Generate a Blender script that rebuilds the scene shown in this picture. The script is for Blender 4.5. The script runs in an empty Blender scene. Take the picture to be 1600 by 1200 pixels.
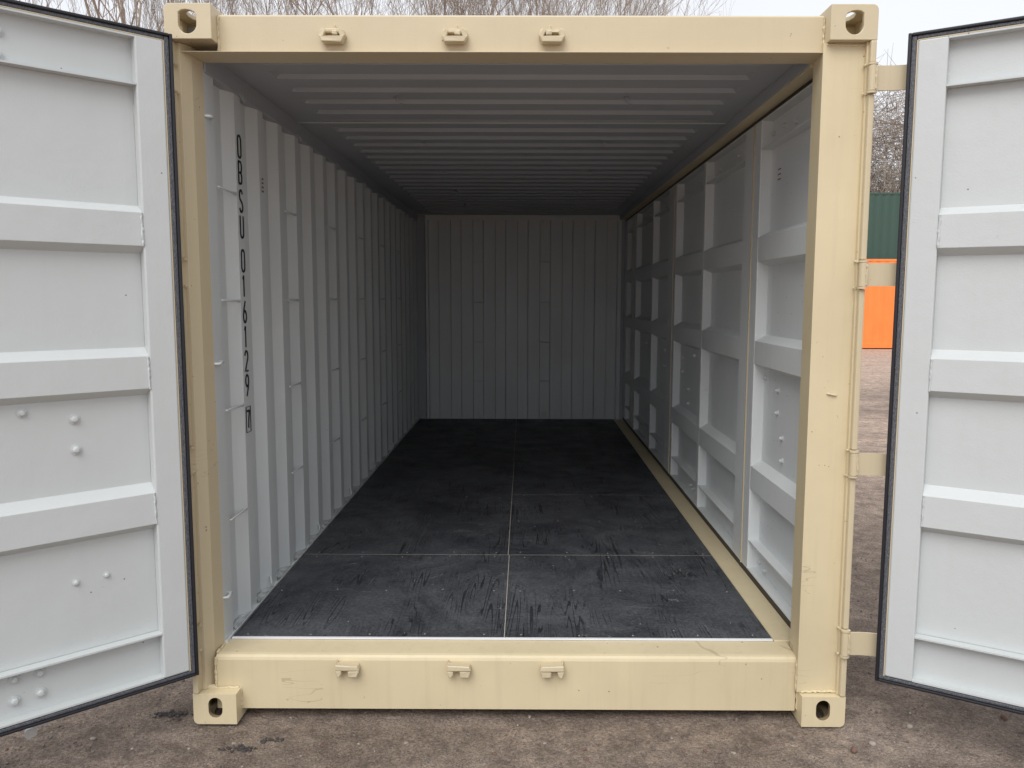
import bpy, bmesh, math, random
from math import radians, sin, cos, pi
from mathutils import Vector, Matrix, Quaternion
random.seed(7)
sc = bpy.context.scene
COL = sc.collection

# ------------------------------------------------------------------ camera
cam_d = bpy.data.cameras.new("camera")
cam = bpy.data.objects.new("camera", cam_d); COL.objects.link(cam)
cam.location = (0.01705, -2.85576, 1.59679)
cam.rotation_euler = (1.463117, -0.0028099, 0.0038719)
cam_d.sensor_fit = 'HORIZONTAL'; cam_d.sensor_width = 36.0
cam_d.lens = 36.0 * 1255.2 / 1600.0
cam_d.shift_x = -14.91 / 1600.0
cam_d.clip_start = 0.05; cam_d.clip_end = 2000
sc.camera = cam

# ------------------------------------------------------------------ sky and light (overcast day)
SUN_EL, SUN_AZ = radians(50), radians(198)      # azimuth measured clockwise from +Y
world = bpy.data.worlds.new("World"); sc.world = world; world.use_nodes = True
nt = world.node_tree; nt.nodes.clear()
wo = nt.nodes.new("ShaderNodeOutputWorld"); bg = nt.nodes.new("ShaderNodeBackground")
sky = nt.nodes.new("ShaderNodeTexSky"); sky.sky_type = 'NISHITA'; sky.sun_disc = False
sky.sun_elevation = SUN_EL; sky.sun_rotation = SUN_AZ; sky.dust_density = 3.0
hsv = nt.nodes.new("ShaderNodeHueSaturation"); hsv.inputs['Saturation'].default_value = 0.12
hsv.inputs['Value'].default_value = 1.0
tc = nt.nodes.new("ShaderNodeTexCoord")
nz = nt.nodes.new("ShaderNodeTexNoise"); nz.inputs['Scale'].default_value = 2.2; nz.inputs['Detail'].default_value = 5
cr = nt.nodes.new("ShaderNodeValToRGB")
cr.color_ramp.elements[0].position = 0.3; cr.color_ramp.elements[0].color = (6.0, 6.25, 6.75, 1)
cr.color_ramp.elements[1].position = 0.7; cr.color_ramp.elements[1].color = (6.6, 6.8, 7.15, 1)
mx = nt.nodes.new("ShaderNodeMix"); mx.data_type = 'RGBA'; mx.inputs[0].default_value = 0.93
nt.links.new(tc.outputs['Generated'], nz.inputs['Vector'])
nt.links.new(nz.outputs['Fac'], cr.inputs['Fac'])
nt.links.new(sky.outputs['Color'], hsv.inputs['Color'])
nt.links.new(hsv.outputs['Color'], mx.inputs[6]); nt.links.new(cr.outputs['Color'], mx.inputs[7])
nt.links.new(mx.outputs[2], bg.inputs['Color']); bg.inputs['Strength'].default_value = 0.10
nt.links.new(bg.outputs[0], wo.inputs[0])
sun_d = bpy.data.lights.new("sun", 'SUN'); sun_d.energy = 1.5; sun_d.angle = radians(45); sun_d.color = (1, .98, .95)
sun = bpy.data.objects.new("sun", sun_d); COL.objects.link(sun)
sd = Vector((sin(SUN_AZ) * cos(SUN_EL), cos(SUN_AZ) * cos(SUN_EL), sin(SUN_EL)))
sun.rotation_euler = sd.to_track_quat('Z', 'Y').to_euler()
sc.view_settings.view_transform = 'Standard'; sc.view_settings.look = 'None'
sc.view_settings.gamma = 1.0; sc.view_settings.exposure = 0.60
sc.view_settings.use_curve_mapping = False
try:
    sc.cycles.max_bounces = 10; sc.cycles.diffuse_bounces = 6; sc.cycles.glossy_bounces = 4
    sc.cycles.use_denoising = True
except Exception: pass

# ------------------------------------------------------------------ materials
def nn(nt, t, **kw):
    n = nt.nodes.new(t)
    for k, v in kw.items():
        if k.startswith('i_'): n.inputs[k[2:].replace('_', ' ')].default_value = v
        else: setattr(n, k, v)
    return n
def basemat(name, col, rough=.5, metal=0.0, spec=.5):
    m = bpy.data.materials.new(name); m.use_nodes = True
    b = m.node_tree.nodes['Principled BSDF']
    b.inputs['Base Color'].default_value = (*col, 1); b.inputs['Roughness'].default_value = rough
    b.inputs['Metallic'].default_value = metal
    b.inputs['Specular IOR Level'].default_value = spec
    return m, m.node_tree, b
def ramp(nt, a, b, ca, cb):
    r = nt.nodes.new("ShaderNodeValToRGB")
    r.color_ramp.elements[0].position = a; r.color_ramp.elements[0].color = (*ca, 1)
    r.color_ramp.elements[1].position = b; r.color_ramp.elements[1].color = (*cb, 1)
    return r
def mixc(nt, fac, a, b, mode='MIX'):
    m = nt.nodes.new("ShaderNodeMix"); m.data_type = 'RGBA'; m.blend_type = mode
    for sock, v in ((m.inputs[0], fac), (m.inputs[6], a), (m.inputs[7], b)):
        if hasattr(v, 'is_linked') or hasattr(v, 'links'): nt.links.new(v, sock)
        elif isinstance(v, tuple): sock.default_value = (*v, 1)
        else: sock.default_value = v
    return m.outputs[2]
def paint(name, col, rough, dirt, dirt_amt=.5, speck=.5, peel=.05, streak=.35, wave=.0):
    """painted steel: slight tone drift, rain streaks, specks of dirt, orange peel and small dents"""
    m, nt, b = basemat(name, col, rough)
    tc = nn(nt, "ShaderNodeTexCoord")
    geo = tc.outputs['Object']
    n1 = nn(nt, "ShaderNodeTexNoise", i_Scale=1.7, i_Detail=6.0, i_Roughness=.6); nt.links.new(geo, n1.inputs['Vector'])
    r1 = ramp(nt, .35, .72, (0, 0, 0), (1, 1, 1)); nt.links.new(n1.outputs['Fac'], r1.inputs['Fac'])
    mp = nn(nt, "ShaderNodeMapping"); mp.inputs['Scale'].default_value = (30, 30, 1.2); nt.links.new(geo, mp.inputs['Vector'])
    n2 = nn(nt, "ShaderNodeTexNoise", i_Scale=1.0, i_Detail=4.0, i_Roughness=.6); nt.links.new(mp.outputs[0], n2.inputs['Vector'])
    r2 = ramp(nt, .52, .8, (0, 0, 0), (1, 1, 1)); nt.links.new(n2.outputs['Fac'], r2.inputs['Fac'])
    ml = nn(nt, "ShaderNodeMath", operation='MULTIPLY'); nt.links.new(r1.outputs[0], ml.inputs[0]); ml.inputs[1].default_value = dirt_amt * .35
    m2 = nn(nt, "ShaderNodeMath", operation='MULTIPLY'); nt.links.new(r2.outputs[0], m2.inputs[0]); m2.inputs[1].default_value = streak
    ad = nn(nt, "ShaderNodeMath", operation='ADD'); nt.links.new(ml.outputs[0], ad.inputs[0]); nt.links.new(m2.outputs[0], ad.inputs[1])
    c1 = mixc(nt, ad.outputs[0], col, dirt)
    # specks: sparse dark dots
    v = nn(nt, "ShaderNodeTexVoronoi", i_Scale=26.0); nt.links.new(geo, v.inputs['Vector'])
    lt = nn(nt, "ShaderNodeMath", operation='LESS_THAN'); lt.inputs[1].default_value = .075; nt.links.new(v.outputs['Distance'], lt.inputs[0])
    sp = nn(nt, "ShaderNodeSeparateColor"); nt.links.new(v.outputs['Color'], sp.inputs[0])
    gt = nn(nt, "ShaderNodeMath", operation='GREATER_THAN'); gt.inputs[1].default_value = 1 - .05 * speck; nt.links.new(sp.outputs[0], gt.inputs[0])
    mm = nn(nt, "ShaderNodeMath", operation='MULTIPLY'); nt.links.new(lt.outputs[0], mm.inputs[0]); nt.links.new(gt.outputs[0], mm.inputs[1])
    m3 = nn(nt, "ShaderNodeMath", operation='MULTIPLY'); nt.links.new(mm.outputs[0], m3.inputs[0]); m3.inputs[1].default_value = .7
    c2 = mixc(nt, m3.outputs[0], c1, (.10, .075, .05))
    # thin scuffs: contour lines of a warped noise, only inside a few patches
    mq = nn(nt, "ShaderNodeMapping"); mq.inputs['Scale'].default_value = (.3, .3, 2.2); mq.inputs['Rotation'].default_value = (0, .12, 0); nt.links.new(geo, mq.inputs['Vector'])
    ns = nn(nt, "ShaderNodeTexNoise", i_Scale=8.0, i_Detail=2.0); nt.links.new(mq.outputs[0], ns.inputs['Vector'])
    d1 = nn(nt, "ShaderNodeMath", operation='SUBTRACT'); nt.links.new(ns.outputs['Fac'], d1.inputs[0]); d1.inputs[1].default_value = .5
    d2 = nn(nt, "ShaderNodeMath", operation='ABSOLUTE'); nt.links.new(d1.outputs[0], d2.inputs[0])
    d3 = nn(nt, "ShaderNodeMath", operation='LESS_THAN'); nt.links.new(d2.outputs[0], d3.inputs[0]); d3.inputs[1].default_value = .004
    nm = nn(nt, "ShaderNodeTexNoise", i_Scale=3.1, i_Detail=2.0); nt.links.new(geo, nm.inputs['Vector'])
    g1 = nn(nt, "ShaderNodeMath", operation='GREATER_THAN'); nt.links.new(nm.outputs['Fac'], g1.inputs[0]); g1.inputs[1].default_value = .70 - .02 * speck
    g2 = nn(nt, "ShaderNodeMath", operation='MULTIPLY'); nt.links.new(g1.outputs[0], g2.inputs[0]); nt.links.new(d3.outputs[0], g2.inputs[1])
    g3 = nn(nt, "ShaderNodeMath", operation='MULTIPLY'); nt.links.new(g2.outputs[0], g3.inputs[0]); g3.inputs[1].default_value = .32 if speck > 1 else .12
    c2 = mixc(nt, g3.outputs[0], c2, (.20, .15, .10))
    # rust where the paint has chipped: small ragged spots
    nr = nn(nt, "ShaderNodeTexNoise", i_Scale=38.0, i_Detail=4.0, i_Roughness=.6); nt.links.new(geo, nr.inputs['Vector'])
    rr1 = ramp(nt, .70, .74, (0, 0, 0), (1, 1, 1)); nt.links.new(nr.outputs['Fac'], rr1.inputs['Fac'])
    rg = nn(nt, "ShaderNodeMath", operation='MULTIPLY'); nt.links.new(rr1.outputs[0], rg.inputs[0]); rg.inputs[1].default_value = .75 if speck > 1 else 0.0
    c2 = mixc(nt, rg.outputs[0], c2, (.20, .095, .045))
    nt.links.new(c2, b.inputs['Base Color'])
    # bump: orange peel + broad dents
    n3 = nn(nt, "ShaderNodeTexNoise", i_Scale=160.0, i_Detail=2.0); nt.links.new(geo, n3.inputs['Vector'])
    n4 = nn(nt, "ShaderNodeTexNoise", i_Scale=5.0, i_Detail=3.0); nt.links.new(geo, n4.inputs['Vector'])
    a1 = nn(nt, "ShaderNodeMath", operation='MULTIPLY_ADD'); nt.links.new(n4.outputs['Fac'], a1.inputs[0]); a1.inputs[1].default_value = 9.0
    nt.links.new(n3.outputs['Fac'], a1.inputs[2])
    bp = nn(nt, "ShaderNodeBump", i_Strength=.16, i_Distance=.0012 + wave); nt.links.new(a1.outputs[0], bp.inputs['Height'])
    nt.links.new(bp.outputs[0], b.inputs['Normal'])
    rr = nn(nt, "ShaderNodeMapRange"); nt.links.new(n1.outputs['Fac'], rr.inputs[0])
    rr.inputs['To Min'].default_value = rough - .08; rr.inputs['To Max'].default_value = rough + .12
    nt.links.new(rr.outputs[0], b.inputs['Roughness'])
    return m
CREAM = paint('cream paint', (.585, .495, .335), .42, (.36, .29, .19), .30, 1.6, streak=.07, wave=.0008)
CREAM_D = paint('cream paint stained', (.665, .565, .37), .45, (.30, .24, .15), .65, 2.2, streak=.14)
GREY = paint('light grey paint', (.55, .575, .575), .42, (.36, .35, .32), .25, .8, streak=.05, wave=.0014)
GREY_I = paint('grey wall paint', (.66, .685, .69), .45, (.34, .33, .29), .40, .8, streak=.08)
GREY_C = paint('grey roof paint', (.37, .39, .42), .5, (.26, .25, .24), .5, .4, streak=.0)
GREEN = paint('green container paint', (.035, .085, .065), .5, (.05, .06, .05), .6, .5, streak=.3)
ORANGE = paint('orange container paint', (.93, .26, .055), .5, (.55, .13, .03), .5, 2.0, streak=.3)
BLUE = paint('faded blue container paint', (.06, .10, .18), .5, (.08, .08, .08), .6, 1.0, streak=.3)
RUBBER, nt_, b_ = basemat('black rubber', (.012, .012, .016), .45)
RUBBER_G, nt_, b_ = basemat('dusty rubber', (.055, .057, .068), .6)
n_ = nn(nt_, "ShaderNodeTexNoise", i_Scale=300.0, i_Detail=3.0); r_ = ramp(nt_, .4, .7, (.05, .053, .065), (.15, .155, .165))
nt_.links.new(n_.outputs['Fac'], r_.inputs['Fac']); nt_.links.new(r_.outputs[0], b_.inputs['Base Color'])
LETTER, _, _ = basemat('black stencil ink', (.008, .008, .01), .6)
INK_RED, _, _ = basemat('faded marking ink', (.13, .06, .055), .7)
WHITE, _, _ = basemat('white primer', (.72, .73, .76), .5)
SUB, _, _ = basemat('pale timber subfloor', (.42, .38, .32), .8)
HOLE, _, _ = basemat('dirty inside', (.24, .18, .10), .9)
FILL, _, _ = basemat('dusty joint filler', (.40, .37, .31), .9)
ZINC, nt_, b_ = basemat('galvanised steel', (.72, .73, .73), .35, metal=.5)
n_ = nn(nt_, "ShaderNodeTexVoronoi", i_Scale=60.0); r_ = ramp(nt_, .0, 1, (.5, .5, .5), (.75, .76, .76))
nt_.links.new(n_.outputs['Distance'], r_.inputs['Fac']); nt_.links.new(r_.outputs[0], b_.inputs['Base Color'])

def floor_mat():
    m, nt, b = basemat('black painted plywood', (.015, .017, .024), .5, spec=.35)
    tc = nn(nt, "ShaderNodeTexCoord"); P = tc.outputs['Object']
    def noise(scale, detail, rough, dist, mp=None, rot=0.0):
        n = nn(nt, "ShaderNodeTexNoise", i_Scale=scale, i_Detail=detail, i_Roughness=rough, i_Distortion=dist)
        if mp:
            k = nn(nt, "ShaderNodeMapping"); k.inputs['Scale'].default_value = mp; k.inputs['Rotation'].default_value = (0, 0, rot)
            nt.links.new(P, k.inputs['Vector']); nt.links.new(k.outputs[0], n.inputs['Vector'])
        else: nt.links.new(P, n.inputs['Vector'])
        return n.outputs['Fac']
    def math_(op, a, b_, c=None):
        n = nn(nt, "ShaderNodeMath", operation=op)
        for i, v in enumerate((a, b_, c)):
            if v is None: continue
            if hasattr(v, 'links'): nt.links.new(v, n.inputs[i])
            else: n.inputs[i].default_value = v
        return n.outputs[0]
    def rmp(x, p0, p1, c0, c1): r = ramp(nt, p0, p1, c0, c1); nt.links.new(x, r.inputs['Fac']); return r.outputs[0]
    K, Wt = (0, 0, 0), (1, 1, 1)
    base = rmp(noise(2.2, 9.0, .72, .8), .34, .68, (.027, .029, .036), (.094, .098, .108))
    fine = rmp(noise(70.0, 5.0, .7, 0), .35, .70, (.62, .62, .64), (1.45, 1.45, 1.42))
    c = mixc(nt, 1.0, base, fine, 'MULTIPLY')
    # dusty drag marks, two directions
    s1 = rmp(noise(1.5, 10.0, .78, 2.0, (2.0, 22, 1), .35), .56, .74, K, (.55, .55, .55))
    s2 = rmp(noise(1.5, 10.0, .78, 2.0, (20, 2.5, 1), -.2), .58, .76, K, (.45, .45, .45))
    c = mixc(nt, s1, c, (.17, .17, .18)); c = mixc(nt, s2, c, (.15, .155, .17))
    # thin single scratches
    q = math_('ABSOLUTE', math_('SUBTRACT', noise(2.3, 2.0, .5, 2.2), .5), None)
    sc_ = math_('MULTIPLY', math_('LESS_THAN', q, .0022), math_('GREATER_THAN', noise(2.0, 3.0, .5, 0, (1, 1, 1), 1.0), .56))
    c = mixc(nt, math_('MULTIPLY', sc_, .45), c, (.24, .24, .23))
    # open wood grain: contour lines of a noise stretched along the boards, in patches
    g = noise(1.0, 1.6, .45, .25, (12, .5, 1), .04)
    g7 = math_('FRACT', math_('MULTIPLY', g, 24.0), None)
    gl = math_('LESS_THAN', math_('ABSOLUTE', math_('SUBTRACT', g7, .5), None), .13)
    patch = rmp(noise(3.1, 4.0, .6, .5), .43, .55, K, Wt); brk = rmp(noise(1.0, 3.0, .6, 0, (14, 1.8, 1)), .40, .52, K, Wt)
    gm = math_('MULTIPLY', math_('MULTIPLY', gl, patch), brk)
    c = mixc(nt, math_('MULTIPLY', gm, .7), c, (.004, .004, .006))
    # white paint drips and grit
    v = nn(nt, "ShaderNodeTexVoronoi", i_Scale=24.0); nt.links.new(P, v.inputs['Vector'])
    sp = nn(nt, "ShaderNodeSeparateColor"); nt.links.new(v.outputs['Color'], sp.inputs[0])
    dots = math_('MULTIPLY', math_('LESS_THAN', v.outputs['Distance'], .065), math_('GREATER_THAN', sp.outputs[0], .90))
    c = mixc(nt, dots, c, (.50, .49, .47))
    nt.links.new(c, b.inputs['Base Color'])
    bp = nn(nt, "ShaderNodeBump", i_Strength=.6, i_Distance=.0025); nt.links.new(math_('MULTIPLY_ADD', gm, -1.2, noise(40.0, 4.0, .6, 0)), bp.inputs['Height']); nt.links.new(bp.outputs[0], b.inputs['Normal'])
    nt.links.new(rmp(noise(6.0, 5.0, .6, 0), .3, .7, (.42, .42, .42), (.70, .70, .70)), b.inputs['Roughness'])
    return m
PLY = floor_mat()

def ground_mat():
    m, nt, b = basemat('packed gravel dirt', (.2, .16, .13), .85, spec=.3)
    tc = nn(nt, "ShaderNodeTexCoord"); P = tc.outputs['Object']
    n1 = nn(nt, "ShaderNodeTexNoise", i_Scale=1.3, i_Detail=8.0, i_Roughness=.62); nt.links.new(P, n1.inputs['Vector'])
    r1 = ramp(nt, .32, .68, (.275, .222, .186), (.50, .412, .350)); nt.links.new(n1.outputs['Fac'], r1.inputs['Fac'])
    nb = nn(nt, "ShaderNodeTexNoise", i_Scale=.16, i_Detail=5.0, i_Roughness=.6); nt.links.new(P, nb.inputs['Vector'])
    rb = ramp(nt, .36, .52, (0, 0, 0), (1, 1, 1)); nt.links.new(nb.outputs['Fac'], rb.inputs['Fac'])
    sy = nn(nt, "ShaderNodeSeparateXYZ"); nt.links.new(P, sy.inputs[0])
    my = nn(nt, "ShaderNodeMapRange"); da = nn(nt, "ShaderNodeMath", operation='SUBTRACT'); nt.links.new(sy.outputs[1], da.inputs[0]); da.inputs[1].default_value = .6; db = nn(nt, "ShaderNodeMath", operation='ABSOLUTE'); nt.links.new(da.outputs[0], db.inputs[0]); nt.links.new(db.outputs[0], my.inputs[0]); my.inputs['From Min'].default_value = 1.2; my.inputs['From Max'].default_value = 3.8
    h1 = nn(nt, "ShaderNodeMath", operation='MULTIPLY'); nt.links.new(rb.outputs[0], h1.inputs[0]); h1.inputs[1].default_value = .95
    hf = nn(nt, "ShaderNodeMath", operation='MULTIPLY'); nt.links.new(h1.outputs[0], hf.inputs[0]); nt.links.new(my.outputs[0], hf.inputs[1])
    c0 = mixc(nt, hf.outputs[0], r1.outputs[0], (.62, .49, .41))
    n2 = nn(nt, "ShaderNodeTexNoise", i_Scale=95.0, i_Detail=8.0, i_Roughness=.8); nt.links.new(P, n2.inputs['Vector'])
    r2 = ramp(nt, .30, .72, (.05, .05, .05), (2.3, 2.25, 2.2)); nt.links.new(n2.outputs['Fac'], r2.inputs['Fac'])
    nc = nn(nt, "ShaderNodeTexNoise", i_Scale=9.0, i_Detail=7.0, i_Roughness=.75, i_Distortion=.4); nt.links.new(P, nc.inputs['Vector'])
    rc = ramp(nt, .36, .66, (.58, .56, .55), (1.32, 1.30, 1.28)); nt.links.new(nc.outputs['Fac'], rc.inputs['Fac'])
    c0 = mixc(nt, .9, c0, rc.outputs[0], 'MULTIPLY')
    c1 = mixc(nt, .8, c0, r2.outputs[0], 'MULTIPLY')
    # little pale chips
    v = nn(nt, "ShaderNodeTexVoronoi", i_Scale=75.0, i_Randomness=1.0); nt.links.new(P, v.inputs['Vector'])
    sp = nn(nt, "ShaderNodeSeparateColor"); nt.links.new(v.outputs['Color'], sp.inputs[0])
    gt = nn(nt, "ShaderNodeMath", operation='GREATER_THAN'); gt.inputs[1].default_value = .82; nt.links.new(sp.outputs[0], gt.inputs[0])
    lt = nn(nt, "ShaderNodeMath", operation='LESS_THAN'); lt.inputs[1].default_value = .30; nt.links.new(v.outputs['Distance'], lt.inputs[0])
    mm = nn(nt, "ShaderNodeMath", operation='MULTIPLY'); nt.links.new(lt.outputs[0], mm.inputs[0]); nt.links.new(gt.outputs[0], mm.inputs[1])
    m3 = nn(nt, "ShaderNodeMath", operation='MULTIPLY'); nt.links.new(mm.outputs[0], m3.inputs[0]); m3.inputs[1].default_value = .5
    c2 = mixc(nt, m3.outputs[0], c1, (.50, .44, .38))
    # damp dark patches
    n3 = nn(nt, "ShaderNodeTexNoise", i_Scale=2.6, i_Detail=6.0, i_Roughness=.7, i_Distortion=.5); nt.links.new(P, n3.inputs['Vector'])
    r3 = ramp(nt, .60, .75, (0, 0, 0), (.6, .6, .6)); nt.links.new(n3.outputs['Fac'], r3.inputs['Fac'])
    c3 = mixc(nt, r3.outputs[0], c2, (.085, .072, .066))
    # vehicle tracks: soft bands running across the yard
    mp = nn(nt, "ShaderNodeMapping"); mp.inputs['Scale'].default_value = (.25, 3.2, 1); mp.inputs['Rotation'].default_value = (0, 0, .06); nt.links.new(P, mp.inputs['Vector'])
    n6 = nn(nt, "ShaderNodeTexNoise", i_Scale=1.0, i_Detail=7.0, i_Roughness=.7, i_Distortion=.4); nt.links.new(mp.outputs[0], n6.inputs['Vector'])
    r6 = ramp(nt, .45, .75, (0, 0, 0), (.45, .45, .45)); nt.links.new(n6.outputs['Fac'], r6.inputs['Fac'])
    mt_ = nn(nt, "ShaderNodeMath", operation='MULTIPLY'); nt.links.new(my.outputs[0], mt_.inputs[0]); nt.links.new(r6.outputs[0], mt_.inputs[1])
    c3 = mixc(nt, mt_.outputs[0], c3, (.105, .082, .072))
    n7 = nn(nt, "ShaderNodeTexNoise", i_Scale=320.0, i_Detail=3.0, i_Roughness=.7); nt.links.new(P, n7.inputs['Vector'])
    r7 = ramp(nt, .32, .68, (.55, .54, .53), (1.5, 1.48, 1.46)); nt.links.new(n7.outputs['Fac'], r7.inputs['Fac'])
    c3 = mixc(nt, .8, c3, r7.outputs[0], 'MULTIPLY')
    nt.links.new(c3, b.inputs['Base Color'])
    n4 = nn(nt, "ShaderNodeTexNoise", i_Scale=14.0, i_Detail=6.0, i_Roughness=.7); nt.links.new(P, n4.inputs['Vector'])
    ad = nn(nt, "ShaderNodeMath", operation='MULTIPLY_ADD'); nt.links.new(n4.outputs['Fac'], ad.inputs[0]); ad.inputs[1].default_value = 2.0; nt.links.new(n2.outputs['Fac'], ad.inputs[2])
    bp = nn(nt, "ShaderNodeBump", i_Strength=1.0, i_Distance=.032); nt.links.new(ad.outputs[0], bp.inputs['Height']); nt.links.new(bp.outputs[0], b.inputs['Normal'])
    return m
GROUND = ground_mat()
BARK, nt_, b_ = basemat('bare bark', (.13, .10, .08), .9)
BARK_P, nt_, b_ = basemat('pale thin twigs', (.31, .255, .21), .9)
LEAF, nt_, b_ = basemat('withered leaves', (.22, .14, .07), .8)

# ------------------------------------------------------------------ mesh helpers
def obj(name, bm, mat, parent=None, bevel=0, smooth=False, loc=None):
    me = bpy.data.meshes.new(name)
    bmesh.ops.recalc_face_normals(bm, faces=bm.faces)
    bm.to_mesh(me); bm.free()
    if isinstance(mat, (list, tuple)):
        for m in mat: me.materials.append(m)
    else: me.materials.append(mat)
    o = bpy.data.objects.new(name, me); COL.objects.link(o)
    if parent is not None: o.parent = parent
    if loc: o.location = loc
    if bevel:
        md = o.modifiers.new('bevel', 'BEVEL'); md.width = bevel; md.segments = 2; md.limit_method = 'ANGLE'; md.angle_limit = radians(40)
        md.harden_normals = False
    if smooth:
        for p in me.polygons: p.use_smooth = True
    return o
def tag(o, label=None, cat=None, group=None, kind=None):
    if label: o['label'] = label
    if cat: o['category'] = cat
    if group: o['group'] = group
    if kind: o['kind'] = kind
    return o
def empty(name, loc=(0, 0, 0), rz=0):
    o = bpy.data.objects.new(name, None); COL.objects.link(o); o.location = loc; o.rotation_euler = (0, 0, rz); o.empty_display_size = .2
    return o
def B(): return bmesh.new()
def box(bm, x0, x1, y0, y1, z0, z1):
    vs = [bm.verts.new((x, y, z)) for z in (z0, z1) for y in (y0, y1) for x in (x0, x1)]
    for f in ((0, 2, 3, 1), (4, 5, 7, 6), (0, 1, 5, 4), (2, 6, 7, 3), (0, 4, 6, 2), (1, 3, 7, 5)):
        bm.faces.new([vs[i] for i in f])
    return bm
def prism(bm, pts, axis, a, b):
    """closed polygon pts swept along axis from a to b; pts are the other two coordinates in order"""
    def P(u, v, w):
        return {'x': (w, u, v), 'y': (u, w, v), 'z': (u, v, w)}[axis]
    A = [bm.verts.new(P(u, v, a)) for u, v in pts]; Bv = [bm.verts.new(P(u, v, b)) for u, v in pts]
    n = len(pts)
    for i in range(n): bm.faces.new((A[i], A[(i + 1) % n], Bv[(i + 1) % n], Bv[i]))
    bm.faces.new(A[::-1]); bm.faces.new(Bv)
    return bm
def sheet(bm, prof, axis, a, b, th):
    """open profile with thickness th (vector) swept along axis"""
    pts = list(prof) + [(u + th[0], v + th[1]) for u, v in reversed(prof)]
    # build by quads to avoid concave caps
    def P(u, v, w):
        return {'x': (w, u, v), 'y': (u, w, v), 'z': (u, v, w)}[axis]
    n = len(prof)
    f = [[bm.verts.new(P(u, v, w)) for u, v in prof] for w in (a, b)]
    k = [[bm.verts.new(P(u + th[0], v + th[1], w)) for u, v in prof] for w in (a, b)]
    for i in range(n - 1):
        bm.faces.new((f[0][i], f[0][i + 1], f[1][i + 1], f[1][i]))
        bm.faces.new((k[0][i], k[1][i], k[1][i + 1], k[0][i + 1]))
        for e in (0, 1): bm.faces.new((f[e][i], k[e][i], k[e][i + 1], f[e][i + 1]))
    for i in (0, n - 1): bm.faces.new((f[0][i], f[1][i], k[1][i], k[0][i]))
    return bm
def tube(bm, pts, r, n=8, cap=True):
    pts = [Vector(p) for p in pts]; rings = []
    if not hasattr(r, '__len__'): r = [r] * len(pts)
    up = None
    for i, p in enumerate(pts):
        d = (pts[min(i + 1, len(pts) - 1)] - pts[max(i - 1, 0)])
        if d.length < 1e-9: d = Vector((0, 0, 1))
        d.normalize()
        if up is None: up = d.orthogonal().normalized()
        up = (up - d * up.dot(d))
        up = up.normalized() if up.length > 1e-6 else d.orthogonal().normalized()
        s = d.cross(up)
        rings.append([bm.verts.new(p + (up * cos(2 * pi * k / n) + s * sin(2 * pi * k / n)) * r[i]) for k in range(n)])
    for i in range(len(rings) - 1):
        for k in range(n): bm.faces.new((rings[i][k], rings[i][(k + 1) % n], rings[i + 1][(k + 1) % n], rings[i + 1][k]))
    if cap: bm.faces.new(rings[0][::-1]); bm.faces.new(rings[-1])
    return bm
def bead(bm, a, b, r=.004, seed=0):
    """a lumpy weld bead from a to b"""
    rnd = random.Random(seed); a = Vector(a); b = Vector(b); n = max(3, int((b - a).length / .009))
    pts = [a.lerp(b, i / n) + Vector((rnd.uniform(-1, 1), rnd.uniform(-1, 1), rnd.uniform(-1, 1))) * r * .35 for i in range(n + 1)]
    return tube(bm, pts, [r * rnd.uniform(.6, 1.35) for _ in pts], 6)
def dome_bolt(bm, c, ax, r=.013, h=.012):
    """hex washer and domed head; ax is the direction it stands out"""
    ax = Vector(ax).normalized(); u = ax.orthogonal().normalized(); v = ax.cross(u); c = Vector(c)
    prof = [(r, 0), (r, h * .3), (r * .72, h * .34), (r * .68, h * .7), (r * .42, h), (0.0005, h * 1.06)]
    rings = [[bm.verts.new(c + (u * cos(2 * pi * k / 10) + v * sin(2 * pi * k / 10)) * q + ax * t) for k in range(10)] for q, t in prof]
    for i in range(len(rings) - 1):
        for k in range(10): bm.faces.new((rings[i][k], rings[i][(k + 1) % 10], rings[i + 1][(k + 1) % 10], rings[i + 1][k]))
    bm.faces.new(rings[-1])
    return bm
def boolean(base, cutters):
    for c in cutters:
        md = base.modifiers.new('cut', 'BOOLEAN'); md.operation = 'DIFFERENCE'; md.solver = 'EXACT'; md.object = c
    dg = bpy.context.evaluated_depsgraph_get(); dg.update()
    me = bpy.data.meshes.new_from_object(base.evaluated_get(dg))
    base.modifiers.clear(); old = base.data; base.data = me
    me.name = old.name
    for c in cutters:
        d = c.data; bpy.data.objects.remove(c); bpy.data.meshes.remove(d)
    return base

# ------------------------------------------------------------------ ground
bm = B()
NX, NY = 150, 150
def gz(x, y):
    near = max(0.0, 1 - max(abs(x), abs(y + .5)) / 9)
    s = sin(x * 2.1 + 1.3 * sin(y * 1.7)) * .5 + sin(y * 3.3 + x * .8) * .3 + sin(x * 7.1 - y * 5.3) * .12
    base = .010 * s
    if -1.35 < x < 1.35 and -.15 < y < 6.2: base = min(base, 0) - .002
    return base - .004
xs = [math.copysign(abs(t) ** 2.6 * 400, t) for t in [(-1 + 2 * i / NX) for i in range(NX + 1)]]
ys = [math.copysign(abs(t) ** 2.6 * 400, t) for t in [(-1 + 2 * i / NY) for i in range(NY + 1)]]
g = [[bm.verts.new((x, y, gz(x, y) if abs(x) < 30 and abs(y) < 40 else -.004)) for x in xs] for y in ys]
for j in range(NY):
    for i in range(NX): bm.faces.new((g[j][i], g[j][i + 1], g[j + 1][i + 1], g[j + 1][i]))
ground = obj('ground', bm, GROUND, smooth=True); tag(ground, kind='structure')

# ------------------------------------------------------------------ the open container
W = 1.219
root = empty('shipping_container', (0, 0, 0))
tag(root, 'cream framed shipping container with open end doors and light grey inside', 'shipping container')

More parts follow.
